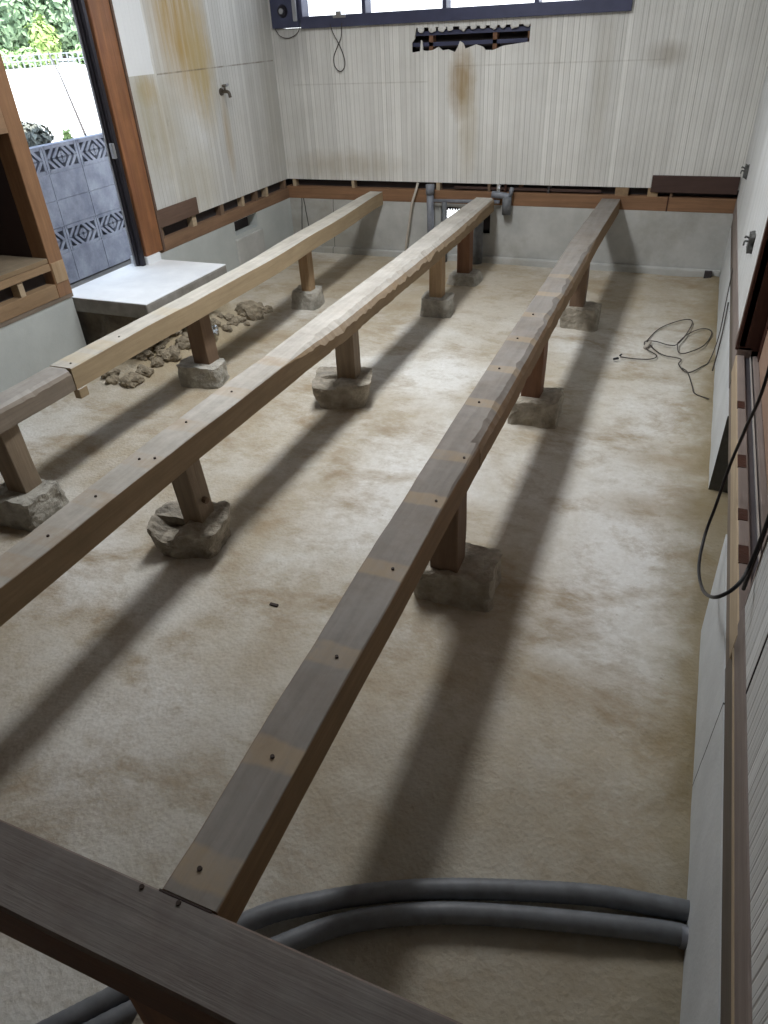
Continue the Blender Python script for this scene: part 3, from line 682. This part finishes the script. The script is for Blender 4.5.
# ------------------------------------------------------------------ conduits
c1 = [(.03, -4.69, .030), (-.031, -4.699, .03), (-.176, -4.727, .03), (-.34, -4.776, .028), (-.504, -4.834, .027), (-.645, -4.899, .027), (-.759, -4.965, .027), (-.845, -5.025, .027), (-.94, -5.13, .027), (-1.025, -5.242, .027), (-1.112, -5.344, .027), (-1.3, -5.55, .027)]
c2 = [(.03, -4.748, .030), (-.028, -4.751, .03), (-.168, -4.785, .028), (-.327, -4.829, .027), (-.488, -4.882, .027), (-.624, -4.947, .027), (-.714, -5.007, .027), (-.80, -5.085, .027), (-.90, -5.18, .027), (-.976, -5.257, .027), (-1.06, -5.35, .027), (-1.22, -5.55, .027)]
for pts, lab in ((c1, 'grey flexible conduit on the floor, outer curve of the pair'), (c2, 'grey flexible conduit on the floor, inner curve closer to the crossbeam')):
    cu = thing('conduit_pipe', lab, 'conduit', pts[1])
    sub(T('tube', 'pvc_dark', resample(pts, .006), .0225, seg=14, ribs=.035), cu)
    sub(T('connector', 'hose' if pts is c1 else 'pvc', [(.03, pts[0][1], .03), (-.012, pts[1][1], .03)], .0235 if pts is c2 else .015, seg=14), cu)

# ------------------------------------------------------------------ cables
bcable = [(-.02, -3.60, 1.15), (-.02, -3.78, .863), (-.03, -3.748, .687), (-.04, -3.731, .568), (-.05, -3.756, .45), (-.06, -3.784, .363), (-.07, -3.923, .357), (-.07, -4.102, .424), (-.07, -4.289, .553), (-.05, -4.323, .599), (-.03, -4.311, .627), (-.015, -4.265, .638), (-.010, -4.267, .756), (-.012, -4.28, 1.0)]
mark(T('cable', 'rubber', bcable, .0042, n=8, seg=10), 'black rubber cable hanging in a slack loop beside the sliding doorway', 'cable')
mark(T('cable', 'rubber', [(-.006, -4.262, 1.0), (-.008, -4.262, .75), (-.006, -4.23, .545)], .0045, n=4, seg=8), 'straight black cable running down the edge of the near wall panel', 'cable')
Z5 = .012
wire1 = [(.0, -1.25, .42), (-.004, -1.40, .28), (-.006, -1.52, .12), (-.03, -1.63, .02), (-.062, -1.70, Z5), (-.131, -1.806, Z5), (-.181, -1.709, Z5), (-.176, -1.63, Z5), (-.264, -1.601, Z5), (-.317, -1.534, Z5), (-.361, -1.433, Z5), (-.368, -1.39, Z5), (-.315, -1.177, Z5), (-.209, -1.035, .02), (-.146, -1.019, .02), (-.15, -1.164, .02), (-.198, -1.416, .02), (-.244, -1.463, .02), (-.326, -1.423, .02), (-.382, -1.424, Z5), (-.362, -1.533, Z5), (-.302, -1.612, Z5), (-.325, -1.672, Z5), (-.401, -1.694, Z5), (-.489, -1.687, Z5)]
wire2 = [(-.203, -1.417, .022), (-.156, -1.257, .02), (-.08, -1.145, .02), (-.028, -1.192, .02), (-.062, -1.406, .02), (-.143, -1.54, .018), (-.19, -1.553, .018), (-.206, -1.43, .024)]
w = mark(T('loose_wire', 'wire', wire1, .0032, n=6, seg=6), 'thin dull wire lying in tangled loops on the floor by the pale foundation', 'wire')
o = T('loop', 'wire', wire2, .003, n=6, seg=6, parent=w)
o = T('tail', 'wire', [(-.161, -1.753, Z5), (-.131, -1.806, Z5), (-.101, -1.974, Z5), (-.085, -2.058, Z5), (-.02, -2.12, .02)], .003, n=6, seg=6, parent=w)
o = T('plug', 'rubber', [(-.519, -1.735, .014), (-.497, -1.715, .014)], .007, seg=8, parent=w)
o = T('plug', 'rubber', [(-.492, -1.675, .014), (-.486, -1.655, .014)], .005, seg=8, parent=w)
o = T('twist', 'hose', [(-.372, -1.52, .016), (-.352, -1.44, .016)], .012, seg=8, parent=w)
mark(T('hanging_wire', 'wire', [(-.004, -1.60, .33), (-.006, -1.70, .27), (-.008, -1.76, .20), (-.010, -1.78, .12), (-.014, -1.79, .03)], .004, n=6, seg=6), 'dark wire drooping down the pale foundation face', 'wire')
# wiring stubs on the wall
for (y, z, lab) in ((-.557, .777, 'bare dark wiring stub on the pale wall close to the far corner'), (-2.19, .775, 'bare dark wiring stub on the pale wall beside the dark red door frame')):
    st = thing('wiring_stub', lab, 'wiring', (0, y, z))
    bm = bmesh.new(); box(bm, -.022, .0, y-.045, y+.045, z-.035, z+.045)
    bmesh.ops.subdivide_edges(bm, edges=bm.edges, cuts=4, use_grid_fill=True)
    for v in bm.verts:
        r = math.hypot((v.co.y-y)/.045, (v.co.z-z)/.045); k = 1-.28*max(0, r-.5)+.5*noise.noise(v.co*34)
        v.co.y = y+(v.co.y-y)*k*(.7+.4*abs(v.co.z-z)/.045); v.co.z = z+(v.co.z-z)*k
    sub(link('plate', bm, 'socket'), st)
    for k in range(2): sub(T('wire_end', 'socket', [(-.005, y-.01, z+.01*k), (-.035, y-.03-.01*k, z+.012+.02*k), (-.04, y-.05, z+.03*k)], .004, n=3, seg=6), st)

# ------------------------------------------------------------------ outside
GZ = -.14
S('yard_ground', 'yard', -5.4, -W-.13, -7, 5, GZ-.1, GZ)
S('lot_ground', 'gravel', -160, -5.4, -120, 160, GZ-.1, GZ-.005)
S('backyard_ground', 'gravel', -5.4, 60, .9, 120, GZ-.1, GZ)
fx = -W-1.7
fn = thing('block_fence', 'weathered grey concrete block fence with openwork rows outside the doorway', 'fence', (fx, -.5, GZ))
UW = .385; U0 = -.875
def openrow(z0, z1):
    for k in range(-4, 9):
        y0 = U0+UW*k; y1 = y0+UW; bm = bmesh.new(); yc = (y0+y1)/2; zc = (z0+z1)/2; hw = UW/2-.006; hh = (z1-z0)/2-.002
        for a in ((y0+.003, y0+.028, z0, z1), (y1-.028, y1-.003, z0, z1), (y0+.02, y1-.02, z0, z0+.026), (y0+.02, y1-.02, z1-.026, z1)):
            box(bm, fx-.10, fx, *a)
        for c, n in ((.036, .0095), (.098, .0085), (.160, .0085)):
            for sy in (-1, 1):
                for sz in (-1, 1):
                    # bar from (c,0) towards (0,c), clipped to the opening
                    p0 = (c, 0); p1 = (0, c)
                    iw, ih = hw-.02, hh-.018
                    if p0[0] > iw: p0 = (iw, c-iw)
                    if p1[1] > ih: p1 = (c-ih, ih)
                    if p0[0] <= p1[0]: continue
                    q = [(p0[0]-n, p0[1]-n), (p0[0]+n, p0[1]+n), (p1[0]+n, p1[1]+n), (p1[0]-n, p1[1]-n)]
                    A = [bm.verts.new((fx-.002, yc+sy*u, zc+sz*v)) for u, v in q]; Bv = [bm.verts.new((fx-.098, yc+sy*u, zc+sz*v)) for u, v in q]
                    bm.faces.new(A); bm.faces.new(Bv[::-1])
                    for i in range(4): bm.faces.new((A[i], Bv[i], Bv[(i+1) % 4], A[(i+1) % 4]))
        sub(link('openwork_block', bm, 'block'), fn)
def solidrow(z0, z1, off):
    bm = bmesh.new()
    for k in range(-5, 10):
        y0 = U0+UW*k+off; box(bm, fx-.10, fx+.001*((k*7) % 3), y0+.003, y0+UW-.003, z0+.003, z1-.003)
    box(bm, fx-.095, fx-.004, U0-UW*4, U0+UW*9, z0, z1)
    sub(link('block_course', bm, 'block', bevel=.003), fn)
R5 = [(.92, .72, 1), (.72, .52, 0), (.52, .32, 0), (.32, .12, 1), (.12, -.13, 0)]
for z1, z0, op in R5:
    if op: openrow(z0, z1)
    else: solidrow(z0, z1, 0)
bmk = bmesh.new(); box(bmk, fx-.5, fx-.45, U0-UW*4, U0+UW*9, GZ, .68); 
sub(link('backing', bmk, 'rough'), fn)
def leafclump(name, mat, cen, rad, n, size, seed, parent=None, flat=1.):
    random.seed(seed); bm = bmesh.new()
    for i in range(n):
        d = Vector((random.gauss(0, 1), random.gauss(0, 1), random.gauss(0, 1))).normalized()
        r = .72+.34*random.random(); r *= 1+.28*noise.noise(d*2.2+Vector((seed, 0, 0)))
        p = Vector((cen[0]+d.x*rad[0]*r, cen[1]+d.y*rad[1]*r, cen[2]+d.z*rad[2]*r*flat))
        nn = (d+Vector((random.uniform(-.7, .7), random.uniform(-.7, .7), random.uniform(-.3, .9)))).normalized()
        a = nn.orthogonal().normalized(); a = (Matrix.Rotation(random.random()*6.3, 3, nn) @ a); b = nn.cross(a); s_ = size*(.6+.8*random.random())
        vs = [bm.verts.new(p+a*s_), bm.verts.new(p+b*s_*.5+nn*s_*.12), bm.verts.new(p-a*s_), bm.verts.new(p-b*s_*.5+nn*s_*.12)]
        bm.faces.new(vs)
    bm2 = bmesh.new(); bmesh.ops.create_icosphere(bm2, subdivisions=3, radius=1)
    for v in bm2.verts:
        k = .74*(1+.28*noise.noise(v.co*2.2+Vector((seed, 0, 0)))); v.co = Vector((cen[0]+v.co.x*rad[0]*k, cen[1]+v.co.y*rad[1]*k, cen[2]+v.co.z*rad[2]*k*flat))
    me = bpy.data.meshes.new('t'); bm2.to_mesh(me); bm2.free(); bm.from_mesh(me); bpy.data.meshes.remove(me)
    me = bpy.data.meshes.new(name); bm.to_mesh(me); bm.free(); o = bpy.data.objects.new(name, me); C.objects.link(o); me.materials.append(M[mat])
    if parent: sub(o, parent)
    return o
mark(leafclump('bush', 'bush', (fx-.34, -.74, .93), (.17, .27, .13), 900, .035, 3), 'low grey-green bush showing over the top of the block fence', 'bush')
mark(leafclump('weed', 'leafy', (fx-.22, -.34, .90), (.04, .05, .09), 70, .022, 4), 'small yellow-green weed sprouting behind the block fence', 'weed')
mark(T('stay_wire', 'wire', [(-12., 6.551, 1.45), (-9., 3.562, 1.207), (-5.2, -.29, .884)], .012, seg=6), 'thin straight stay wire slanting over the bright lot to the block fence', 'wire')
CAMP = Vector((-.2579, -5.5808, 1.5952))
def at(d, ang):        # ground point at distance d from the doorway view, angle in degrees from -x
    return CAMP.x-d*math.cos(math.radians(ang)), CAMP.y+d*math.sin(math.radians(ang))
rail = thing('guard_rail', 'pale railing along the far edge of the bright lot', 'railing', (*at(75, 45), GZ))
a = Vector((*at(75, 40), 0)); b = Vector((*at(75, 51), 0))
bm = bmesh.new()
for h in (.55, .95):
    tube(bm, [a+Vector((0, 0, GZ+h)), b+Vector((0, 0, GZ+h))], .04, 6)
sub(link('bar', bm, 'steel'), rail)
for i in range(34):
    p = a.lerp(b, i/33); sub(B('post', 'steel', p.x-.05, p.x+.05, p.y-.05, p.y+.05, GZ, GZ+1.0), rail)
for i, (d, ang, h, r, mt, lab) in enumerate((
    (92, 41.3, 9.5, 5.6, 'leaf', 'green leafy tree beyond the lot, half cut off by the closet post'),
    (97, 45.2, 8.6, 4.4, 'leaf2', 'bluish green tree beyond the railing, in the middle of the row'),
    (88, 43.4, 6.8, 3.4, 'leaf2', 'dark leafy tree between the two big green crowns'),
    (92, 48.2, 6.2, 3.9, 'leaf2', 'lower bluish tree beyond the railing, beside the doorway frame'),
    (112, 46.9, 10.5, 4.4, 'leaf', 'pale green tree behind the lower trees'))):
    x, y = at(d, ang); t = thing('tree', lab, 'tree', (x, y, GZ), 'trees beyond the lot')
    sub(leafclump('crown', mt, (x, y, h*.62), (r, r, h*.55), 3200, .38, 20+i), t)
    sub(T('trunk', 'bark', [(x, y, GZ), (x+.1, y, h*.3), (x, y+.1, h*.55)], [.4, .32, .25]), t)
x, y = at(83, 45.9); mark(leafclump('shrub', 'leafy', (x, y, 1.6), (1.3, 1.3, 1.9), 500, .3, 40), 'bright yellow-green shrub in front of the trees by the railing', 'shrub')
for i, ang in enumerate((41.3, 43.2, 44.6, 48.3)):
    x, y = at(79, ang); mark(leafclump('hedge_bush', 'leaf', (x, y, .5), (1.3, 1.3, .8), 400, .3, 50+i), 'low hedge bush along the railing under the trees', 'bush', 'low bushes along the railing')

# ------------------------------------------------------------------ light
wd = bpy.data.worlds.new('sky'); sc.world = wd; wd.use_nodes = True
nt = wd.node_tree; bg = nt.nodes['Background']
tc = nt.nodes.new('ShaderNodeTexCoord'); sp = nt.nodes.new('ShaderNodeSeparateXYZ'); rp = nt.nodes.new('ShaderNodeValToRGB')
nt.links.new(tc.outputs['Generated'], sp.inputs[0]); nt.links.new(sp.outputs[2], rp.inputs[0]); nt.links.new(rp.outputs[0], bg.inputs['Color'])
rp.color_ramp.elements[0].position = 0; rp.color_ramp.elements[0].color = (.92, .96, 1, 1)
rp.color_ramp.elements[1].position = .6; rp.color_ramp.elements[1].color = (.62, .78, 1, 1)
bg.inputs['Strength'].default_value = SKY
sn = bpy.data.lights.new('sun', 'SUN'); sn.energy = SUN; sn.angle = .01; sn.color = (1, .96, .9)
so = bpy.data.objects.new('sun', sn); C.objects.link(so)
so.rotation_euler = Vector((-.50, .25, -.83)).to_track_quat('-Z', 'Y').to_euler()
lp = thing('ceiling_lamp', 'long white ceiling lamp over the middle joist', 'lamp', (-1.72, -2.45, 2.62))
sub(B('housing', 'white', -1.82, -1.62, -3.4, -1.5, 2.57, 2.62, bevel=.005), lp)
sub(B('diffuser', 'tube', -1.80, -1.64, -3.38, -1.52, 2.545, 2.57, bevel=.01), lp)
al = bpy.data.lights.new('lamp_light', 'AREA'); al.shape = 'RECTANGLE'; al.size = .33; al.size_y = 1.6; al.energy = LAMP; al.color = (.965, .985, 1)
ao = bpy.data.objects.new('lamp_light', al); C.objects.link(ao); ao.location = (-1.72, -2.45, 2.54)

# ------------------------------------------------------------------ camera
cam = bpy.data.cameras.new('camera'); co = bpy.data.objects.new('camera', cam); C.objects.link(co); sc.camera = co
yaw, pitch, roll, fpx = -.4174, -.6098, -.0550, 697.48
fw = Vector((math.sin(yaw)*math.cos(pitch), math.cos(yaw)*math.cos(pitch), math.sin(pitch)))
rt = fw.cross(Vector((0, 0, 1))).normalized(); up = rt.cross(fw)
c_, s_ = math.cos(roll), math.sin(roll); r2 = rt*c_+up*s_; u2 = -rt*s_+up*c_
co.matrix_world = Matrix((( r2.x, u2.x, -fw.x, CAMP.x), (r2.y, u2.y, -fw.y, CAMP.y), (r2.z, u2.z, -fw.z, CAMP.z), (0, 0, 0, 1)))
cam.sensor_fit = 'VERTICAL'; cam.sensor_height = 24; cam.lens = 24*fpx/1024; cam.clip_start = .02; cam.clip_end = 500

vs = sc.view_settings; vs.view_transform = 'Standard'; vs.look = 'None'; vs.gamma = 1; vs.use_curve_mapping = False; vs.exposure = EXPO
